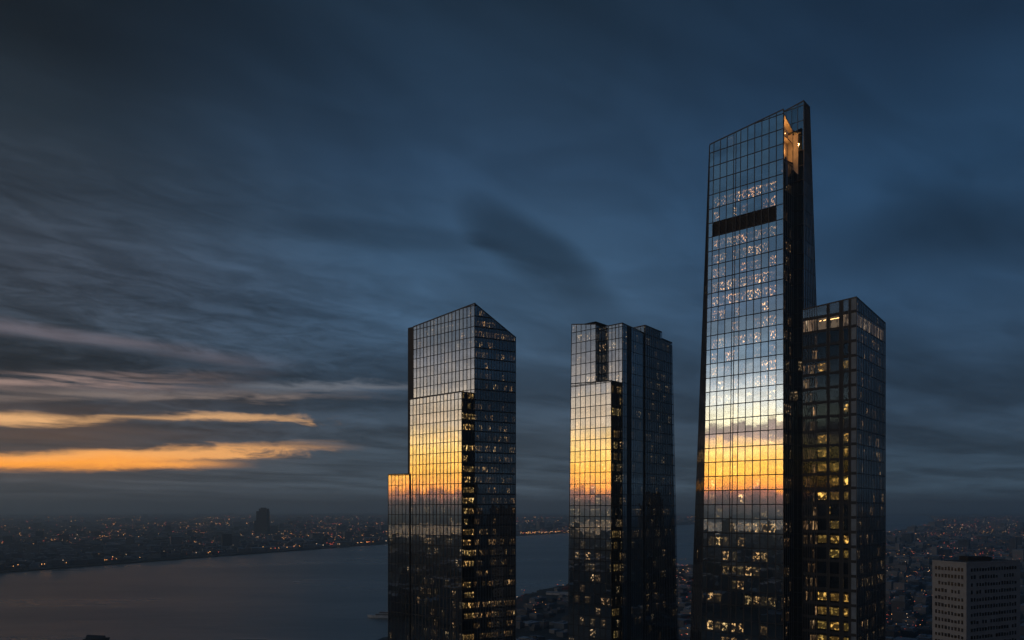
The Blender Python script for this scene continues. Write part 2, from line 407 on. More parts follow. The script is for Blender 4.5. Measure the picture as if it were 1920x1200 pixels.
# front screen stiffener behind the glass above the notch, roof slope
m=MB(); m.poly([P3(0,z3L-1.2,-1.3),P3(.86,z3C-9,-1.3),(hit(1440,Q3,ul).x,hit(1440,Q3,ul).y,zof(232,Q3.y)),(hit(1340,Q3,ul).x,hit(1340,Q3,ul).y,z3L-3)]); m.build('roof',ROOFM,t3.e)
# open-sided sky room in the notch: floor, back wall, sloped soffit, lamps
WARM=simple('warm_concrete',(.42,.36,.3),.8); 
off=ul*3.0
A0=C3-nl*1.4; A1=Q3+nl*.3
m=MB(); m.poly([((A0+off).x,(A0+off).y,zn0-4),((A1+off).x,(A1+off).y,zn0-4),((A1+off).x,(A1+off).y,zof(250,A1.y)),((A0+off).x,(A0+off).y,zof(214,A0.y))]); m.build('room_wall',WARM,t3.e)
m=MB(); m.hexa([((A0+off).x,(A0+off).y,zn0-1.5),(A0.x,A0.y,zn0-1.5),(A1.x,A1.y,zn0-1.5),((A1+off).x,(A1+off).y,zn0-1.5)],[((A0+off).x,(A0+off).y,zn0-.6),(A0.x,A0.y,zn0-.6),(A1.x,A1.y,zn0-.6),((A1+off).x,(A1+off).y,zn0-.6)]); m.build('room_floor',WARM,t3.e)
zmid=zof(251,C3.y)
Ai=A0-ul*-.6; Aj=A1+ul*.6
m=MB(); m.hexa([((A0+off).x,(A0+off).y,zmid),(Ai.x,Ai.y,zmid),(Aj.x,Aj.y,zmid),((A1+off).x,(A1+off).y,zmid)],[((A0+off).x,(A0+off).y,zmid+.7),(Ai.x,Ai.y,zmid+.7),(Aj.x,Aj.y,zmid+.7),((A1+off).x,(A1+off).y,zmid+.7)]); m.build('room_floor',WARM,t3.e)
zs0,zs1=zof(216,A0.y),zof(247,A1.y)
m=MB(); m.hexa([((A0+off).x,(A0+off).y,zs0),(A0.x,A0.y,zs0),(A1.x,A1.y,zs1),((A1+off).x,(A1+off).y,zs1)],[((A0+off).x,(A0+off).y,zs0+1),(A0.x,A0.y,zs0+1),(A1.x,A1.y,zs1+1),((A1+off).x,(A1+off).y,zs1+1)]); m.build('soffit',WARM,t3.e)
m=MB(); a_,b_=Q3+nl*.25,Q3+off+nl*.25
m.poly([(b_.x,b_.y,zn0-.6),(a_.x,a_.y,zn0-.6),(a_.x,a_.y,zof(251,a_.y)),(b_.x,b_.y,zof(251,a_.y))]); m.build('room_wall',WARM,t3.e)
a_,b_=Q3-ul*3.2+nl*.2,Q3+nl*.25
m=MB(); m.poly([(b_.x,b_.y,zof(318,b_.y)),(a_.x,a_.y,zof(330,b_.y)),(a_.x,a_.y,zof(250,a_.y)),(b_.x,b_.y,zof(251,a_.y))]); m.build('room_wall',WARM,t3.e)
m=MB()
for fs,za,zb_ in ((.04,zn0,zs0-.6),(.97,zn0,zs1)):
    p=C3+(Q3-C3)*fs; w=Vector((.755,-.656))*.12; d_=ur*.1
    m.prism([p-w-d_,p+w-d_,p+w+d_,p-w+d_],za,[zb_]*4)
m.build('opening_frame',METAL,t3.e)
LAMP=emit('warm_lamp',(1,.5,.16),14.0)
for fx,fz,rr in ((.16,zof(243,C3.y),.42),(.36,zof(241,C3.y),.2),(.2,zof(285,C3.y),.22)):
    p=A0+(A1-A0)*fx+off*.45; m=MB(); m.ball((p.x,p.y,fz),rr); m.build('room_lamp',LAMP,t3.e)
# narrow blue mast panel in front of the notch
p0=C3+ur*4.2+Vector((.755,-.656))*.1
m=MB(); m.prism([p0,p0+ur*3.0,p0+ur*3.0-Vector((.755,-.656))*1,p0-Vector((.755,-.656))*1],zof(345,p0.y),[zof(293,p0.y),zof(302,p0.y),zof(302,p0.y),zof(293,p0.y)]); m.build('screen_panel',PANEL,t3.e)
for fx,fz,en in ((.2,zof(239,C3.y),2400),(.45,zof(270,C3.y),1500)):
    p=A0+(A1-A0)*fx+ul*1.3; ld=bpy.data.lights.new('room_light','POINT'); ld.energy=en; ld.color=(1,.45,.12); ld.shadow_soft_size=.9
    lo_=link(bpy.data.objects.new('room_light',ld)); lo_.location=(p.x-t3.e.location.x,p.y-t3.e.location.y,fz); lo_.parent=t3.e
t3.finish()

# ---------------- dark tower at the right with the lit top floor
I_T4=interior('rooms_right_a',.5,.85,12.4,2.4,3.4,.5,.06,(1,.5,.1),.9,y0=.2,y1=.72)
I_T4F=interior('rooms_right_fin',.3,.6,13.4,3,1.5,.52,.02,(1,.5,.2))
I_T4R=interior('rooms_right_b',.3,.7,14.9,3,1.5,.54,.015,(1,.52,.22))
I_T4T=interior('rooms_right_top',1.2,.4,15.7,2.4,1.4,.42,.04,(1,.56,.3),.1,y0=.04,y1=.9)
C4=at(1606,435); L4=hit(1505,C4,ul); R5=hit(1660,C4,ur)
z4C,z4L,z4R=zof(556,C4.y),zof(580,L4.y),zof(605,R5.y)
rh4=8.6; z04=z4C-8.3-rh4*29
t4=Tower('glass_tower','dark glass tower with yellow windows and a lit top floor, right of the tallest tower',(C4+L4)/2)
us4=[0,.045,.09,.135,.18,.225,.27,.46,.51,.69,.76,.86,.90,1.0]
PIER={7,9,11}
def gl4(i,row): return PANEL if i==12 else (SLAB if i in PIER else (G_CHAM if row>=29 else G_DARK))
def in4(i,row): return 3 if row>=29 else (1 if row==28 else (2 if i<6 else 0))
t4.face(L4,C4,L4,C4,0,z4L,z4C,0,rh4,gl4,[I_T4,I_T4T,I_T4F,I_T3D],.3,1.7,z00=z04,ulist=us4,inner_rows=in4)
def gl4r(i,row): return G_SIDE2
t4.face(C4,R5,C4,R5,0,z4C,z4R,18,rh4,gl4r,[I_T4R,I_T4T],.3,.5,z00=z04,inner_rows=lambda i,row: 1 if row==28 else 0,mdep=.2,mm=METAL2)
q=[L4,C4,R5,R5+ul*42]
mcore(t4,q,[z4L-2,z4C-2,z4R-2,z4R-2],.1)
m=MB()
for a,b_,za,zb_ in ((R5,q[3],z4R,z4R),(q[3],L4,z4R,z4L)):
    m.poly([(a.x,a.y,0),(b_.x,b_.y,0),(b_.x,b_.y,zb_),(a.x,a.y,za)])
m.build('rear_wall',SLAB,t4.e)
LAMP2=emit('ceiling_lamp_warm',(1,.5,.16),5.0)
zc=z04+29*rh4-2.6
for u,l in ((.33,1.0),(.41,1.4),(.56,2.6),(.64,2.2)):
    p=L4+(C4-L4)*u-nl*.75; d_=-ul*l/2
    m=MB(); a=p-d_; b_=p+d_
    m.hexa([(a.x,a.y,zc),(b_.x,b_.y,zc+.25),(b_.x-nl.x*.2,b_.y-nl.y*.2,zc+.25),(a.x-nl.x*.2,a.y-nl.y*.2,zc)],[(a.x,a.y,zc+.35),(b_.x,b_.y,zc+.6),(b_.x-nl.x*.2,b_.y-nl.y*.2,zc+.6),(a.x-nl.x*.2,a.y-nl.y*.2,zc+.35)])
    m.build('ceiling_lamp',LAMP2,t4.e)
t4.finish()

# ---------------- pale apartment block, lower right
CONC=simple('pale_concrete',(.22,.24,.27),.85,0,.12,.35)
WGL,Nn,oo=mat('apartment_window'); pb=Nn.node('ShaderNodeBsdfPrincipled'); pb.inputs['Base Color'].default_value=(.012,.014,.018,1); pb.inputs['Roughness'].default_value=.25; Nn.l.new(pb.outputs[0],oo.inputs[0])
W0=at(1812,330); dl=Vector((-.33,.944)).normalized(); dr=Vector((.9,.436)).normalized()
WLf=hit(1748,W0,dl); WRt=hit(1913,W0,dr); zW=zof(1056,W0.y)
ap=empty('apartment_building',(W0.x,W0.y,0)); tag(ap,'pale concrete apartment block with rows of small dark windows, lower right corner','building')
m=MB(); m.prism([WLf,W0,WRt,WRt+(WLf-W0)],0,[zW]*4,0,1); m.build('wall',[CONC,ROOFM],ap)
wn=[]
def wins(a,b,nb,name):
    d=(b-a); Ln=d.length; d=d/Ln; n=Vector((d.y,-d.x))
    for r in range(34):
        z=zW-3.9-r*3.35
        for i in range(nb):
            if random.random()<.05: continue
            c=Ln*(.07+.86*(i+.5)/nb); w=Ln*.86/nb*random.choice((.3,.34,.38)); h=random.choice((1.5,1.6,1.7,1.3))
            w/=1.0
            p=a+d*(c-w); q=a+d*(c+w)
            o1=n*.02; o0=n*-.0
            pts=[(p.x+o1.x,p.y+o1.y,z),(q.x+o1.x,q.y+o1.y,z),(q.x+o1.x,q.y+o1.y,z+h),(p.x+o1.x,p.y+o1.y,z+h)]
            mm=MB(); mm.hexa(pts,[(x+n.x*-.3,y+n.y*-.3,zz) for x,y,zz in pts])
            # sill
            wn.append((Tower.area(None,pts),mm))
wins(WLf,W0,9,'l'); wins(W0,WRt,17,'r')
wn.sort(key=lambda q:-q[0])
for a,mm in wn[:100]: mm.build('window',WGL,ap)
M=MB()
for a,mm in wn[100:]: M.merge(mm)
o=M.build('window',WGL,ap); o['kind']='stuff'
m=MB()
def strip(a,b,z,h,o):
    d=(b-a).normalized(); n=Vector((d.y,-d.x)); p=[(a.x,a.y),(b.x,b.y)]
    m.hexa([(a.x,a.y,z),(a.x+n.x*o,a.y+n.y*o,z),(b.x+n.x*o,b.y+n.y*o,z),(b.x,b.y,z)],[(a.x,a.y,z+h),(a.x+n.x*o,a.y+n.y*o,z+h),(b.x+n.x*o,b.y+n.y*o,z+h),(b.x,b.y,z+h)])
for r in range(34):
    strip(WLf,W0,zW-4.35-r*3.35,.22,.10); strip(W0,WRt,zW-4.36-r*3.35,.22,.11)
m.build('sill_course',CONC,ap)
mid=(WLf+WRt)/2
m=MB(); m.box(mid.x-5,mid.x+6,mid.y-2,mid.y+5,zW,zW+1.9); m.build('roof_plant',SLAB,ap)
m=MB(); strip(WLf,W0,zW-.35,.7,.14); strip(W0,WRt,zW-.34,.71,.15); m.build('parapet',CONC,ap)

# ------------------------------------------------------------------ ground, river
FARC=[(-9000,-9000),(-7600,-3000),(-6500,1000),(-4200,1750),(-1700,1500),(-1120,1633),(-830,2300),(-504,3015),(117,4083),(700,5000),(1447,6533),(3600,10200),(7500,15000),(9500,18500)]
NEARC=[(-5500,-9000),(-4000,-3000),(-3700,200),(-3000,900),(-900,700),(-450,560),(-170,740),(-85,930),(8,1168),(60,1290),(210,1560),(432,1832),(1100,2760),(2193,4355),(4300,7600),(8200,14700),(9500,18500)]
def jag(c,amp,seed):
    rnd=random.Random(seed); out=[]
    for a,b in zip(c,c[1:]):
        n=14
        for i in range(n):
            t=i/n; out.append((a[0]+(b[0]-a[0])*t+(rnd.uniform(-amp,amp) if i else 0),a[1]+(b[1]-a[1])*t+(rnd.uniform(-amp,amp) if i else 0)))
    return out+[c[-1]]
FARJ=jag(FARC,7,3); NEARJ=jag(NEARC,9,4)
EX=26000
farpoly=FARJ+[(EX,EX),(-EX,EX),(-EX,-9000)]
nearpoly=NEARJ+[(EX,EX-400),(EX,-9000)]
def inside(poly,x,y):
    c=False; j=len(poly)-1
    for i in range(len(poly)):
        xi,yi=poly[i]; xj,yj=poly[j]
        if (yi>y)!=(yj>y) and x<(xj-xi)*(y-yi)/(yj-yi)+xi: c=not c
        j=i
    return c
def landmat(name):
    m,N,out=mat(name); co=N.node('ShaderNodeNewGeometry').outputs['Position']
    n1=N.noise(co,.012,6,.65); n2=N.noise(N.vm('MULTIPLY',co,(1,1,1)),.0012,4,.6)
    c=N.ramp(n1,[(.3,(.018,.022,.026)),(.5,(.04,.045,.05)),(.62,(.09,.092,.095)),(.75,(.16,.155,.15))])
    c=N.mix(N.mr(n2,.45,.65),c,(.018,.024,.02,1))
    p=N.node('ShaderNodeBsdfPrincipled'); N.put(p.inputs['Base Color'],c); p.inputs['Roughness'].default_value=.9
    N.l.new(p.outputs[0],out.inputs[0]); return m
LAND=landmat('city_ground')
for nm,poly in (('far_shore_ground',farpoly),('ground',nearpoly)):
    m=MB(); m.poly([(x,y,3.0) for x,y in (poly if nm=='ground' else poly)])
    k=len(FARJ if nm!='ground' else NEARJ)
    for a,b in zip(poly[:k],poly[1:k]): m.poly([(a[0],a[1],-.4),(b[0],b[1],-.4),(b[0],b[1],3.0),(a[0],a[1],3.0)])
    o=m.build(nm,LAND); tag(o,kind='structure')
WAT,N,out=mat('river_water')
co=N.node('ShaderNodeNewGeometry').outputs['Position']
n1=N.noise(N.vm('MULTIPLY',co,(.012,.03,.02)),1.0,5,.6); n2=N.noise(N.vm('MULTIPLY',co,(.0012,.004,.002)),1.0,4,.55)
b=N.node('ShaderNodeBump'); b.inputs['Strength'].default_value=.5; b.inputs['Distance'].default_value=2.4; N.put(b.inputs['Height'],n1)
p=N.node('ShaderNodeBsdfPrincipled'); p.inputs['Base Color'].default_value=(.13,.15,.155,1)
N.put(p.inputs['Roughness'],N.mr(n2,.35,.65,.27,.33)); p.inputs['IOR'].default_value=1.42; N.put(p.inputs['Normal'],b.outputs[0])
N.l.new(p.outputs[0],out.inputs[0])
m=MB(); m.poly([(-EX,-9000,0),(EX,-9000,0),(EX,EX,0),(-EX,EX,0)]); o=m.build('water',WAT); tag(o,kind='structure')

# ------------------------------------------------------------------ city on both shores
def cmat(name,lo,hi,rough=.85):
    m,N,out=mat(name); g=N.node('ShaderNodeNewGeometry'); oi=N.node('ShaderNodeObjectInfo')
    r=N.m('FRACT',N.m('ADD',g.outputs['Random Per Island'],oi.outputs['Random']))
    c=N.mix(r,(*lo,1),(*hi,1)); p=N.node('ShaderNodeBsdfPrincipled'); N.put(p.inputs['Base Color'],c); p.inputs['Roughness'].default_value=rough
    N.l.new(p.outputs[0],out.inputs[0]); return m
CWALL=cmat('city_wall',(.035,.045,.06),(.18,.19,.21)); CROOF=cmat('city_roof',(.04,.05,.065),(.36,.40,.45))
def bld(MBx,x,y,w,d,h,rz,base=3.0):
    c,s=math.cos(rz),math.sin(rz)
    q=[(x+c*a-s*b,y+s*a+c*b) for a,b in ((-w/2,-d/2),(w/2,-d/2),(w/2,d/2),(-w/2,d/2))]
    MBx.hexa([(p[0],p[1],base-.5) for p in q],[(p[0],p[1],base+h) for p in q],0,1)
cand=[]; rnd=random.Random(5)
def grid_rot(far): return .49 if far else .86
def towers_block(px):   # hidden behind the foreground towers
    return 730<px<964 or 1070<px<1268 or 1304<px<1656
def dens(D): return 1.0
n_try=0
for k in range(52000):
    D=700*math.exp(rnd.random()*3.2); px=rnd.uniform(-20,1945)
    if towers_block(px): continue
    if px>1757 and D>340 and zof(0,1)is None: continue
    y=D; x=(px-960)*D/F
    fa=inside(farpoly,x,y); ne=(not fa) and inside(nearpoly,x,y)
    if not(fa or ne): continue
    if fa and not inside(farpoly,x-25,y+10): continue
    if fa and not inside(farpoly,x+30,y-30): continue
    if ne and not inside(nearpoly,x-30,y+25): continue
    if ne and px<968: continue
    if ne and px<1075 and D<1330 and rnd.random()<.8: continue
    cand.append((D,x,y,fa,px))
cand.sort()
placed=[]; grid={}
for D,x,y,fa,px in cand:
    sz=rnd.uniform(13,34)*(1+D/6000); key=(int(x//40),int(y//40))
    if not fa and px<1075: sz*=.6
    r=sz*.62; ok=True
    for a in (-1,0,1):
        for b_ in (-1,0,1):
            for (xx,yy,rr) in grid.get((key[0]+a,key[1]+b_),()):
                if (xx-x)**2+(yy-y)**2<(r+rr)**2: ok=False
    if not ok: continue
    grid.setdefault(key,[]).append((x,y,r))
    h=rnd.choice((6,7,8,9,11,13,16))*(1 if rnd.random()<.93 else rnd.uniform(1.8,3.2))
    if not fa and px<1330: h=rnd.choice((3,4,5,6,8)) if D<1700 else min(h,14)
    if not fa and D<1700: h=min(h,22)
    placed.append((D,x,y,sz,sz*rnd.uniform(.5,1.0),h,fa,px))
# individual buildings: simple block, L-shaped block, block with a roof hut, stepped block
def proto(kind):
    m=MB(); B=lambda x0,x1,y0,y1,z0,z1: m.box(x0,x1,y0,y1,z0,z1,0,1)
    if kind==0: B(-.5,.5,-.5,.5,0,1); B(-.15,.2,-.1,.3,1,1.22)
    if kind==1: B(-.5,.1,-.5,.5,0,1); B(.1,.5,-.5,.0,0,.8)
    if kind==2: B(-.5,.5,-.5,.5,0,.7); B(-.3,.35,-.35,.4,.7,1.0); B(-.1,.1,-.1,.1,1.0,1.2)
    if kind==3: B(-.5,.5,-.5,.5,0,.95); B(-.5,-.44,-.5,.5,.95,1.05); B(.44,.5,-.5,.5,.95,1.05); B(.1,.3,-.3,.1,.95,1.3)
    return m
protos={}
def city_building(kind,x,y,w,d,h,rz,label,group):
    if kind not in protos:
        o=proto(kind).build('city_building',[CWALL,CROOF]); protos[kind]=o
    else:
        o=protos[kind].copy(); link(o)
    o.location=(x,y,2.6); o.scale=(w,d,h+.4); o.rotation_euler=(0,0,rz)
    tag(o,label,'building',group); return o
rest=MB(); n_ind={True:0,False:0}
for i,(D,x,y,w,d,h,fa,px) in enumerate(placed):
    vis=0<px<1920 and (HZ+F*(CAMZ-3)/D)<1215
    hiddenap=px>1750 and D<2600 and HZ+F*(CAMZ-h)/D>1056
    if vis and not hiddenap and n_ind[fa]<145 :
        n_ind[fa]+=1
        city_building(rnd.randrange(4),x,y,w,d,h,grid_rot(fa)+rnd.uniform(-.08,.08),
            'low dark building near the water on the far shore' if fa else 'low dark building in the near-shore district behind the towers',
            'low buildings on the far shore' if fa else 'low buildings of the near-shore district')
    else: bld(rest,x,y,w,d,h,grid_rot(fa)+rnd.uniform(-.05,.05))
o=rest.build('distant_city',[CWALL,CROOF]); tag(o,'hazy mass of low distant city roofs stretching to the horizon','city',kind='stuff')
# city around and behind the viewpoint (what the lower glass mirrors)
sur=MB()
for k in range(3600):
    a=rnd.uniform(0,2*math.pi); D=160+2900*rnd.random()**1.2; x=D*math.sin(a); y=D*math.cos(a)
    if y>60 and abs(x)<y*.75+60: continue
    if not inside(nearpoly,x-30,y): continue
    h=rnd.choice((14,18,22,28,35,45)); 
    if x>60 and rnd.random()<.10: h=rnd.uniform(80,190)
    elif rnd.random()<.06 and D>900: h=rnd.uniform(50,92)
    bld(sur,x,y,rnd.uniform(22,50),rnd.uniform(22,40),h,.86)
o=sur.build('surrounding_city',[CWALL,CROOF]); tag(o,'dark city blocks around the viewpoint mirrored in the lower glass','city',kind='stuff')

# ------------------------------------------------------------------ lights of the city
LC=[noMIS(emit('lamp_amber',(1,.42,.12),3.2)),noMIS(emit('lamp_red',(1,.14,.08),2.2)),noMIS(emit('lamp_white',(1,.66,.4),2.2)),noMIS(emit('lamp_dim',(1,.42,.25),.8))]
POST=simple('lamp_post_dark',(.03,.03,.035),.6)
def lamp_proto(mi):
    m=MB(); m.cyl((0,0),.18,0,8.6,6,.1,0); m.ball((0,0,9.2),1.0,1,.8); return m.build('street_lamp',[POST,LC[mi]])
lamps={}
def street_lamp(x,y,mi,s,label,group):
    if mi not in lamps: o=lamp_proto(mi); lamps[mi]=o
    else: o=lamps[mi].copy(); link(o)
    o.location=(x,y,2.9); o.scale=(s,s,1); tag(o,label,'street lamp',group)
def coast_pt(c,t):
    L_=[math.dist(a,b) for a,b in zip(c,c[1:])]; tt=t*sum(L_)
    for (a,b),l in zip(zip(c,c[1:]),L_):
        if tt<=l: 
            u=tt/l; d=((b[0]-a[0])/l,(b[1]-a[1])/l); return (a[0]+(b[0]-a[0])*u,a[1]+(b[1]-a[1])*u),d
        tt-=l
    return c[-1],(1,0)
for k in range(120):
    (x,y),d=coast_pt(FARC[5:10],rnd.random()); off_=rnd.choice((18,22,26,60,110))+rnd.uniform(-4,8)
    x+=-d[1]*off_; y+=d[0]*off_
    if not inside(farpoly,x,y): continue
    street_lamp(x,y,rnd.choice((0,0,0,2,1)),rnd.uniform(.7,1.25)*y/2400,'tiny glowing street lamp along the far waterfront','street lamps along the far waterfront')
cl=[MB() for _ in range(4)]
def dot(mi,x,y,z,r):
    m=cl[mi]; n=len(m.v)
    m.v+=[(x-r,y,z),(x,y-r,z),(x+r,y,z),(x,y+r,z),(x,y,z+r*.8),(x,y,z-r*.8)]
    for f in ((0,1,4),(1,2,4),(2,3,4),(3,0,4),(1,0,5),(2,1,5),(3,2,5),(0,3,5)): m.f.append(tuple(n+i for i in f)); m.m.append(0); m.uv.append([(0,0)]*3)
from mathutils import noise as mn
cnt=0
for k in range(60000):
    D=750*math.exp(rnd.random()*2.9); px=rnd.uniform(-10,1940)
    if towers_block(px): continue
    x=(px-960)*D/F; y=D
    fa=inside(farpoly,x,y); ne=(not fa) and inside(nearpoly,x,y)
    if not(fa or ne): continue
    c=mn.noise(Vector((x*.0016,y*.0007,.3)))+.5*mn.noise(Vector((x*.006,y*.003,2.3)))
    thr=.12 if fa else .1
    if fa: thr+=-.22 if 1600<y<4300 and mn.noise(Vector((x*.003,y*.003,9)))>.0 else .05
    if px<330 and y>2300: thr+=.12
    if c<thr and rnd.random()>.06: continue
    if rnd.random()>.26: continue
    w=(.45,.2,.1,.25) if fa else (.2,.38,.14,.28)
    mi=rnd.choices((0,1,2,3),w)[0]
    r=D*.00030*rnd.choice((.5,.6,.8,1.0,1.5))
    dot(mi,x,y,rnd.uniform(9,26),r); cnt+=1
for k in range(60):
    fa=k%3==0
    px=rnd.uniform(0,720) if fa else rnd.uniform(1640,1930); D=rnd.uniform(2300,7000) if fa else rnd.uniform(1100,6500)
    x0=(px-960)*D/F; a=(.49 if fa else .86)+rnd.choice((0,math.pi/2)); mi=rnd.choice((0,0,1,3) if fa else (1,1,0,2,3))
    for j in range(rnd.randint(8,26)):
        x=x0+math.cos(a)*j*34+rnd.uniform(-5,5); y=D+math.sin(a)*j*34+rnd.uniform(-5,5)
        if rnd.random()<.25 or not inside(farpoly if fa else nearpoly,x,y): continue
        dot(mi,x,y,rnd.uniform(10,17),y*.0003*rnd.choice((.5,.7,.9)))
LM=MB()
for i,m in enumerate(cl): LM.merge(m,i)
o=LM.build('city_lights',LC); tag(o,'countless tiny amber and red city lights scattered over both shores','city lights',kind='stuff')
# bright ferry-landing cluster between the towers and the amber cluster at the right
for px0,px1,y0,y1,n,lab,grp in ((974,1066,3.95e3,4.3e3,34,'bright amber lamp at the lit quay seen between the towers','lamps on the lit far quay'),
                          (1836,1910,4000,4600,20,'bright amber lamp in the hazy lit cluster at far right','lamps of the lit cluster at far right')):
    for k in range(n):
        D=rnd.uniform(y0,y1); px=rnd.uniform(px0,px1)
        if px0<1000: D+=120*(px-970)/96
        street_lamp((px-960)*D/F,D,0 if rnd.random()<.8 else 2,rnd.uniform(1.2,2.3),lab,grp)

# single dark tower on the far shore
ft=at(493,3800); f0=empty('distant_tower',(ft.x,ft.y,0)); tag(f0,'lone dark tower rising above the far shore city','skyscraper')
DT=simple('distant_tower_wall',(.03,.034,.04),.7)
z1=zof(957,3800)
m=MB(); m.box(ft.x-27,ft.x+27,ft.y-22,ft.y+22,2,z1-4); m.build('body',DT,f0)
m=MB(); m.box(ft.x-15,ft.x+26,ft.y-18,ft.y+18,z1-4,z1+9); m.box(ft.x-8,ft.x+14,ft.y-12,ft.y+12,z1+9,z1+14); m.build('crown',DT,f0)
m=MB(); m.box(ft.x-40,ft.x-27.2,ft.y-14,ft.y+20,2,z1-52); m.build('podium',DT,f0)

# ------------------------------------------------------------------ boats and piers
HULL=simple('hull_white',(.5,.5,.52),.5); DARKP=simple('hull_dark',(.03,.035,.045),.6); REDP=simple('hull_red',(.22,.03,.035),.6); CAB=simple('cabin_grey',(.34,.35,.38),.5)
def boat(name,label,x,y,L_,Wd,rz,hull,cab,cat='boat',mast=True,tiers=2):
    e=empty(name,(x,y,0)); tag(e,label,cat); e.rotation_euler=(0,0,rz)
    m=MB(); n=12; hi=[];lo=[]
    for i in range(n+1):
        t=i/n; w=Wd/2*min(1,(1-t)*3.2+.04)**.6*(1 if t>.05 else .85); xx=-L_/2+L_*t
        hi.append((xx,w,2.6+1.2*t*t)); lo.append((xx-(1.5*t if t>.5 else 0),w*.8,-.3))
    for i in range(n):
        for s in (1,-1):
            a,b_=hi[i],hi[i+1]; c,d=lo[i],lo[i+1]
            m.poly([(a[0],s*a[1],a[2]),(b_[0],s*b_[1],b_[2]),(d[0],s*d[1],d[2]),(c[0],s*c[1],c[2])])
        m.poly([(hi[i][0],hi[i][1],hi[i][2]),(hi[i+1][0],hi[i+1][1],hi[i+1][2]),(hi[i+1][0],-hi[i+1][1],hi[i+1][2]),(hi[i][0],-hi[i][1],hi[i][2])])
    m.poly([(hi[0][0],hi[0][1],hi[0][2]),(hi[0][0],-hi[0][1],hi[0][2]),(lo[0][0],-lo[0][1],-.3),(lo[0][0],lo[0][1],-.3)])
    o=m.build('hull',hull,e,base=(0,0,0))
    for k in range(tiers):
        m=MB(); a=-L_*.42+k*L_*.08; b_=L_*.22-k*L_*.12; w=Wd*(.38-.07*k); m.box(a,b_,-w,w,2.7+2.7*k,5.3+2.7*k); o=m.build('cabin',cab,e,base=(0,0,0))
        g=MB(); g.box(a+.8,b_-.6,-w-.04,w+.04,3.9+2.7*k,4.8+2.7*k); g.build('window_strip',WGL,o,base=(0,0,0))
    if mast:
        m=MB(); m.cyl((-L_*.05,0),.22,2.7+2.7*tiers-.2,2.7+2.7*tiers+5,6,.08); m.build('mast',cab,e,base=(0,0,0))
D=HZ and F*CAMZ/(1158-HZ)
boat('ferry','white ferry on the grey river beside the low glass block',(718-960)*D/F,D,42,10,math.pi-.12,HULL,CAB,'ferry')
D=F*CAMZ/(1108-HZ)
boat('ship','dark red ship moored at the pier between two towers',(1062-960)*D/F,D,38,9,math.pi+.05,REDP,REDP,'ship',True,2)
D=F*CAMZ/(1200-HZ)
boat('barge','dark barge on the river at the bottom edge',(188-960)*D/F,D-6,26,9,.1,DARKP,DARKP,'barge',False,0)
bg_=[o for o in COL.objects if o.name=='barge'][0]
m=MB()
for i in range(10):
    a0=math.pi*i/10; a1=math.pi*(i+1)/10
    m.poly([(-10,4*math.cos(a0),2.7+4.2*math.sin(a0)),(7,4*math.cos(a0),2.7+3*math.sin(a0)),(7,4*math.cos(a1),2.7+3*math.sin(a1)),(-10,4*math.cos(a1),2.7+4.2*math.sin(a1))])
for xx,k in ((-10,4.2),(7,3)): m.poly([(xx,4*math.cos(math.pi*i/10),2.7+k*math.sin(math.pi*i/10)) for i in range(11)])
m.build('canopy',DARKP,bg_,base=(0,0,0))
PIERM=simple('pier_deck',(.09,.09,.095),.9); SHED=simple('shed_roof',(.3,.31,.33),.7)
def pier(px0,py,Ln,Wd,rz,label,shed):
    D=F*CAMZ/(py-HZ); x=(px0-960)*D/F
    e=empty('pier',(x,D,0)); e.rotation_euler=(0,0,rz); tag(e,label,'pier')
    m=MB(); m.box(0,Ln,-Wd/2,Wd/2,.6,2.4); 
    m.build('deck',PIERM,e,base=(0,0,0))
    for i in range(6):
        for s in (-1,1): 
            m=MB(); m.cyl((Ln*(i+.5)/6,s*Wd*.42),.35,-.4,.62,6); m.build('pile',DARKP,e,base=(0,0,0))
    if shed:
        m=MB(); a,b_=Ln*.2,Ln*.95; w=Wd*.36
        m.poly([(a,-w,2.4),(b_,-w,2.4),(b_,-w,6),(a,-w,6)]); m.poly([(a,w,2.4),(a,w,6),(b_,w,6),(b_,w,2.4)])
        for xx in (a,b_): m.poly([(xx,-w,2.4),(xx,w,2.4),(xx,w,6),(xx,0,8),(xx,-w,6)])
        m.build('shed_wall',CAB,e,base=(0,0,0))
        m=MB(); m.poly([(a-.5,-w-.5,5.9),(b_+.5,-w-.5,5.9),(b_+.5,0,8.1),(a-.5,0,8.1)]); m.poly([(a-.5,w+.5,5.9),(a-.5,0,8.1),(b_+.5,0,8.1),(b_+.5,w+.5,5.9)]); m.build('shed_roof',SHED,e,base=(0,0,0))
pier(1008,1117,80,16,-.35,'pier with a pale shed roof between the two left towers',True)
pier(966,1128,70,14,-.45,'low bare pier nearest the slanted-roof tower',False)
pier(1032,1112,80,10,-.2,'narrow pier alongside the dark red ship',False)

# ------------------------------------------------------------------ haze
hz,N,out=mat('haze_air'); v=N.node('ShaderNodeVolumePrincipled'); v.inputs['Color'].default_value=(.66,.88,1.0,1); v.inputs['Density'].default_value=.00012; v.inputs['Anisotropy'].default_value=.35
N.l.new(v.outputs[0],out.inputs['Volume'])
m=MB(); m.box(-EX-50,EX+50,-9050,EX+50,-1.5,398); o=m.build('haze',hz); tag(o,kind='stuff')

# ------------------------------------------------------------------ sky
SUN_AZ=R(-109.2)
world=bpy.data.worlds.new('World'); scene.world=world; world.use_nodes=True
wt=world.node_tree; wt.nodes.clear(); N=NT(wt)
dv=N.node('ShaderNodeTexCoord').outputs['Generated']
x,y,z=N.sep(dv)
h=N.m('SQRT',N.m('ADD',N.m('MULTIPLY',x,x),N.m('MULTIPLY',y,y)))
t=N.m('DIVIDE',z,N.m('MAXIMUM',h,.02)); az=N.m('ARCTAN2',x,y)
yq=N.m('MAXIMUM',y,.15)
q=N.m('DIVIDE',z,yq); xn=N.m('DIVIDE',x,yq)
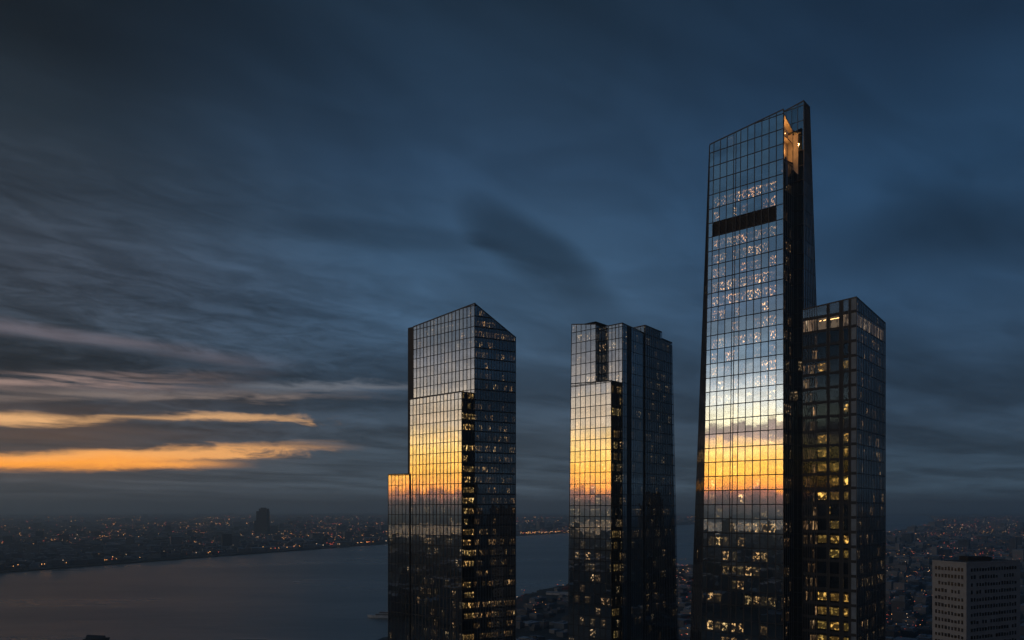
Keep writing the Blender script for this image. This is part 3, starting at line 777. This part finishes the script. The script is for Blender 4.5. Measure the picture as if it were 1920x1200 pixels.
# cloud-sheet coordinates (streets of cloud seen in perspective)
zc_=N.m('ADD',N.m('MAXIMUM',z,0.0),.06)
cx_=N.m('DIVIDE',x,zc_); cy_=N.m('DIVIDE',y,zc_)
cp=N.xyz(N.m('ADD',N.m('MULTIPLY',cx_,.75),N.m('MULTIPLY',cy_,.66)),N.m('SUBTRACT',N.m('MULTIPLY',cy_,.75),N.m('MULTIPLY',cx_,.66)),0.0)
nA=N.noise(N.vm('MULTIPLY',cp,(.5,.95,1)),1.0,4,.5,.8)
nB=N.noise(N.vm('ADD',N.vm('MULTIPLY',cp,(1.6,2.8,1)),(4.2,1.1,0)),1.0,6,.58,.9)
# fine horizontal streaks
st=N.noise(N.xyz(N.m('MULTIPLY',az,3.2),N.m('MULTIPLY',t,38.0),0.0),1.0,4,.6,.5)
st2=N.noise(N.xyz(N.m('MULTIPLY',az,7.0),N.m('MULTIPLY',t,90.0),3.0),1.0,4,.6,.6)
st3=N.noise(N.xyz(N.m('MULTIPLY',az,14.0),N.m('MULTIPLY',t,55.0),7.0),1.0,5,.65,.8)
# overcast blue dusk sky, away from the sunset
left=N.ramp(t,[(0,lin(50,52,56)),(.06,lin(58,58,60)),(.12,lin(58,61,67)),(.2,lin(54,63,74)),(.28,lin(64,73,86)),(.36,lin(52,62,74)),(.45,lin(36,46,56)),(.56,lin(24,32,40)),(.7,lin(22,30,38)),(1.0,lin(18,25,33))])
midc=N.ramp(t,[(0,lin(50,60,68)),(.1,lin(54,66,78)),(.25,lin(60,85,110)),(.33,lin(52,77,102)),(.45,lin(42,65,90)),(.6,lin(31,50,70)),(.75,lin(25,40,55)),(1.0,lin(20,32,45))])
right=N.ramp(t,[(0,lin(42,56,66)),(.1,lin(42,58,74)),(.25,lin(41,65,90)),(.4,lin(36,63,91)),(.55,lin(27,48,71)),(.75,lin(23,40,58)),(1.0,lin(20,34,50))])
base=N.mix(N.mr(az,-.62,-.1),left,midc); base=N.mix(N.mr(az,.02,.42),base,right)
shade=N.m('MULTIPLY',N.mr(nA,.34,.66,1.22,.68),N.mr(nB,.3,.7,1.10,.88))
base=N.mul(base,shade)
# one heavy dark cloud in the middle, and a long lens of cloud at the left
def blob(cx,cq,ax,bx,rot,w0=.2):
    dx=N.m('SUBTRACT',xn,cx); dq=N.m('SUBTRACT',q,cq); c,s=math.cos(rot),math.sin(rot)
    a=N.m('DIVIDE',N.m('ADD',N.m('MULTIPLY',dx,c),N.m('MULTIPLY',dq,s)),ax); b=N.m('DIVIDE',N.m('SUBTRACT',N.m('MULTIPLY',dq,c),N.m('MULTIPLY',dx,s)),bx)
    r2=N.m('ADD',N.m('MULTIPLY',a,a),N.m('MULTIPLY',b,b)); r2=N.m('ADD',r2,N.m('ADD',N.m('MULTIPLY',N.m('SUBTRACT',nB,.5),3.0),N.m('MULTIPLY',N.m('SUBTRACT',nA,.5),2.0)))
    return N.m('MULTIPLY',N.mr(r2,-.2,1.6,1,0),N.mr(y,.2,.4))
base=N.mul(base,N.m('SUBTRACT',1.0,N.m('MULTIPLY',blob(.035,.335,.115,.036,-.62),.5)))
base=N.mul(base,N.m('SUBTRACT',1.0,N.m('MULTIPLY',blob(-.68,.205,.36,.024,-.06),.5)))
base=N.mul(base,N.m('SUBTRACT',1.0,N.m('MULTIPLY',blob(-.19,.37,.16,.02,-.12),.3)))
base=N.mul(base,N.m('SUBTRACT',1.0,N.m('MULTIPLY',blob(-.34,.175,.20,.011,-.02),.35)))
base=N.mul(base,N.m('SUBTRACT',1.0,N.m('MULTIPLY',blob(-.25,.145,.24,.014,.0),.35)))
base=N.mul(base,N.m('SUBTRACT',1.0,N.m('MULTIPLY',blob(.62,.37,.25,.05,.1),.22)))
nC=N.noise(N.vm('ADD',N.vm('MULTIPLY',cp,(4.5,8.5,1)),(1.7,5.1,0)),1.0,5,.6,.7)
lw=N.m('MULTIPLY',N.mr(az,-.55,.05,1,0),N.m('MULTIPLY',N.mr(t,.12,.2),N.mr(t,.32,.5,1,0)))
base=N.mul(base,N.m('SUBTRACT',1.0,N.m('MULTIPLY',lw,N.mr(nC,.36,.64,-.10,.22))))
sw=N.m('MULTIPLY',N.mr(az,-.35,.1,1,0),N.m('MULTIPLY',N.mr(t,.06,.1),N.mr(t,.22,.34,1,0)))
base=N.mul(base,N.m('SUBTRACT',1.0,N.m('MULTIPLY',sw,N.mr(st3,.4,.62,-.08,.26))))
# bright gaps in the low cloud at the left of the view
wob=N.m('ADD',N.m('MULTIPLY',N.m('SUBTRACT',st,.5),.016),N.m('MULTIPLY',N.m('SUBTRACT',st3,.5),N.mr(az,-.6,-.2,.013,.026))); qw=N.m('ADD',q,N.m('ADD',wob,N.m('MULTIPLY',N.m('SUBTRACT',st2,.5),.011)))
def gap(lo,hi,soft,fade):
    a=N.mr(N.m('SUBTRACT',qw,lo),-soft,soft); b=N.mr(N.m('SUBTRACT',hi,qw),-soft,soft)
    return N.m('MULTIPLY',N.m('MULTIPLY',a,b),fade)
front=N.mr(y,.2,.35)
f1=N.m('MULTIPLY',N.mr(xn,-.5,-.17,1,0),front)
brk=N.mr(N.m('ADD',st3,N.m('MULTIPLY',st2,.6)),N.mr(xn,-.55,-.2,.15,.78),N.mr(xn,-.55,-.2,.45,1.05))
g1=gap(N.mr(xn,-.55,-.24,.054,.0785,False),N.mr(xn,-.686,-.30,.0725,.0875,False),.0065,N.m('MULTIPLY',N.mr(xn,-.30,-.18,1,0),N.m('MULTIPLY',front,N.m('ADD',.35,N.m('MULTIPLY',.65,brk)))))
wedge=N.m('MULTIPLY',gap(N.mr(xn,-.45,-.2,.062,.070,False),N.mr(xn,-.45,-.22,.066,.079,False),.004,N.mr(xn,-.5,-.34)),.85)
g1=N.m('MULTIPLY',g1,N.m('SUBTRACT',1.0,wedge))
g1b=gap(.055,.066,.006,N.m('MULTIPLY',N.m('MULTIPLY',N.mr(xn,-.46,-.33,1,0),N.mr(xn,-.6,-.5)),front))
g1=N.m('MAXIMUM',g1,N.m('MULTIPLY',g1b,brk))
g2=gap(N.mr(xn,-.64,-.5,.1145,.1185),N.mr(xn,-.686,-.56,.130,.1232),.0058,N.m('MULTIPLY',N.mr(xn,-.30,-.17,1,0),front))
g2b=gap(.1175,.1275,.004,N.m('MULTIPLY',N.m('MULTIPLY',N.mr(xn,-.5,-.42),N.mr(xn,-.36,-.2,1,0)),front))
g2=N.m('MULTIPLY',N.m('MAXIMUM',g2,N.m('MULTIPLY',g2b,.8)),N.m('MULTIPLY',brk,N.mr(st2,.3,.55,.5,1)))
glow=N.m('MULTIPLY',N.m('MULTIPLY',N.mr(q,.03,.075),N.mr(q,.1,.2,1,0)),N.m('MULTIPLY',N.mr(xn,-.68,-.2,1,0),front))
base=N.mix(N.m('MULTIPLY',glow,N.mr(st,.3,.7,.1,.42)),base,(*lin(112,84,66),1))
g3=gap(N.m('SUBTRACT',.163,N.mr(xn,-.65,-.4,0,.004)),.182,.008,N.m('MULTIPLY',N.m('MULTIPLY',N.mr(xn,-.62,-.3,1,0),front),N.mr(st2,.38,.62)))
g4c=N.mr(xn,-.686,-.33,.246,.192,False)
g4=gap(N.m('SUBTRACT',g4c,.008),N.m('ADD',g4c,.008),.010,N.m('MULTIPLY',N.m('MULTIPLY',N.mr(xn,-.42,-.26,1,0),front),N.mr(st,.3,.6,.3,1)))
g5=gap(.148,.157,.006,N.m('MULTIPLY',N.m('MULTIPLY',N.mr(xn,-.35,-.12,1,0),front),N.mr(st2,.35,.6)))
g6=gap(.160,.170,.006,N.m('MULTIPLY',N.m('MULTIPLY',N.mr(xn,-.2,-.05,1,0),front),N.mr(xn,-.42,-.3)))
def add(c,g,col,k=1.0): return N.mix(N.m('MULTIPLY',g,k),c,(*col,1))
c1=N.mix(N.mr(xn,-.6,-.2),N.mix(N.mr(qw,.058,.08),(*lin(255,160,52),1),(*lin(246,172,96),1)),(*lin(214,156,98),1))
base=N.mix(g1,base,c1)
base=add(base,g2,lin(232,176,118),.9)
base=add(base,g3,lin(165,138,128),.75)
base=add(base,g4,lin(118,110,118),.6)
base=add(base,g5,lin(150,132,122),.55)
base=add(base,g6,lin(118,120,126),.6)
# the open sunset itself, outside the frame to the left: mirrored by the towers
tw=N.m('ADD',t,N.m('ADD',N.m('MULTIPLY',N.m('SUBTRACT',st,.5),.022),N.m('MULTIPLY',N.m('SUBTRACT',st2,.5),.012)))
K=.5
G=1.22
SA=[(0,(.16,.12,.11)),(.008,(.5,.27,.22)),(.02,(.72,.27,.17)),(.025,(1.7,.55,.1)),(.05,(1.9,.9,.14)),(.075,(1.9,1.12,.3)),(.1,(1.4,.95,.45)),(.115,(.95,.72,.48)),(.15,(.72,.6,.47)),(.165,(.5,.45,.41)),(.2,(.27,.27,.29)),(.235,(.15,.18,.22)),(.3,(.075,.1,.14)),(.5,(.045,.08,.13)),(.8,(.03,.06,.1))]
SB=[(0,(.16,.12,.11)),(.008,(.5,.26,.21)),(.024,(.85,.28,.16)),(.028,(1.9,.62,.08)),(.05,(2.0,.95,.12)),(.075,(2.0,1.2,.34)),(.088,(1.7,1.05,.5)),(.094,(.6,.43,.36)),(.106,(.5,.38,.31)),(.116,(1.7,1.5,.95)),(.14,(1.25,1.25,1.1)),(.165,(.62,.72,.78)),(.2,(.25,.36,.47)),(.26,(.115,.18,.27)),(.36,(.055,.115,.19)),(.5,(.032,.08,.145)),(.8,(.025,.06,.11))]
K=.5
rm=lambda L_: N.mul(N.ramp(tw,[(p,tuple(v*K for v in c)) for p,c in L_]),G/K)
S=N.mix(N.mr(az,R(-106),R(-111.5)),rm(SA),rm(SB))
S=N.mul(S,N.mr(st2,.25,.75,.82,1.14)); S=N.mul(S,N.mr(nB,.3,.7,1.08,.88))
kS=N.m('MULTIPLY',N.mr(az,-.98,-1.35),N.mr(az,-3.0,-2.45))
col=N.mix(kS,base,S)
# dusk scattering from a physical sky, very low sun
sk=N.node('ShaderNodeTexSky',sky_type='NISHITA'); sk.sun_disc=False; sk.sun_elevation=R(.5); sk.sun_rotation=SUN_AZ; sk.altitude=100
col=N.vm('ADD',col,N.mul(sk.outputs[0],.0012))
col=N.mul(col,N.m('MINIMUM',N.m('EXPONENT',N.m('DIVIDE',.030,N.m('MAXIMUM',t,.008))),2.6))
# below the horizon: dark
col=N.mix(N.mr(z,-.02,-.002,0,1),(*lin(30,34,38),1),col)
bg=N.node('ShaderNodeBackground'); N.put(bg.inputs[0],col); bg.inputs[1].default_value=1.0
wo=N.node('ShaderNodeOutputWorld'); N.l.new(bg.outputs[0],wo.inputs[0])

sd=bpy.data.lights.new('sun','SUN'); sd.energy=.04; sd.angle=R(2.5); sd.color=(1,.62,.35)
so=link(bpy.data.objects.new('sun',sd)); el=R(3)
so.rotation_euler=Vector((-math.sin(SUN_AZ)*math.cos(el),-math.cos(SUN_AZ)*math.cos(el),-math.sin(el))).to_track_quat('-Z','Y').to_euler()

# ------------------------------------------------------------------ camera, render settings
cd=bpy.data.cameras.new('camera'); co=link(bpy.data.objects.new('camera',cd)); scene.camera=co
co.location=(0,0,CAMZ); co.rotation_euler=(R(90),0,0)
cd.sensor_width=36; cd.lens=F/1920*36; cd.shift_y=(HZ-600)/1920; cd.clip_start=1; cd.clip_end=90000
vs=scene.view_settings; vs.view_transform='Standard'; vs.look='None'; vs.exposure=0; vs.gamma=1; vs.use_curve_mapping=False
cy=scene.cycles
cy.max_bounces=8; cy.transparent_max_bounces=24; cy.volume_bounces=1; cy.sample_clamp_indirect=6; cy.caustics_reflective=False; cy.caustics_refractive=False
cy.use_denoising=True
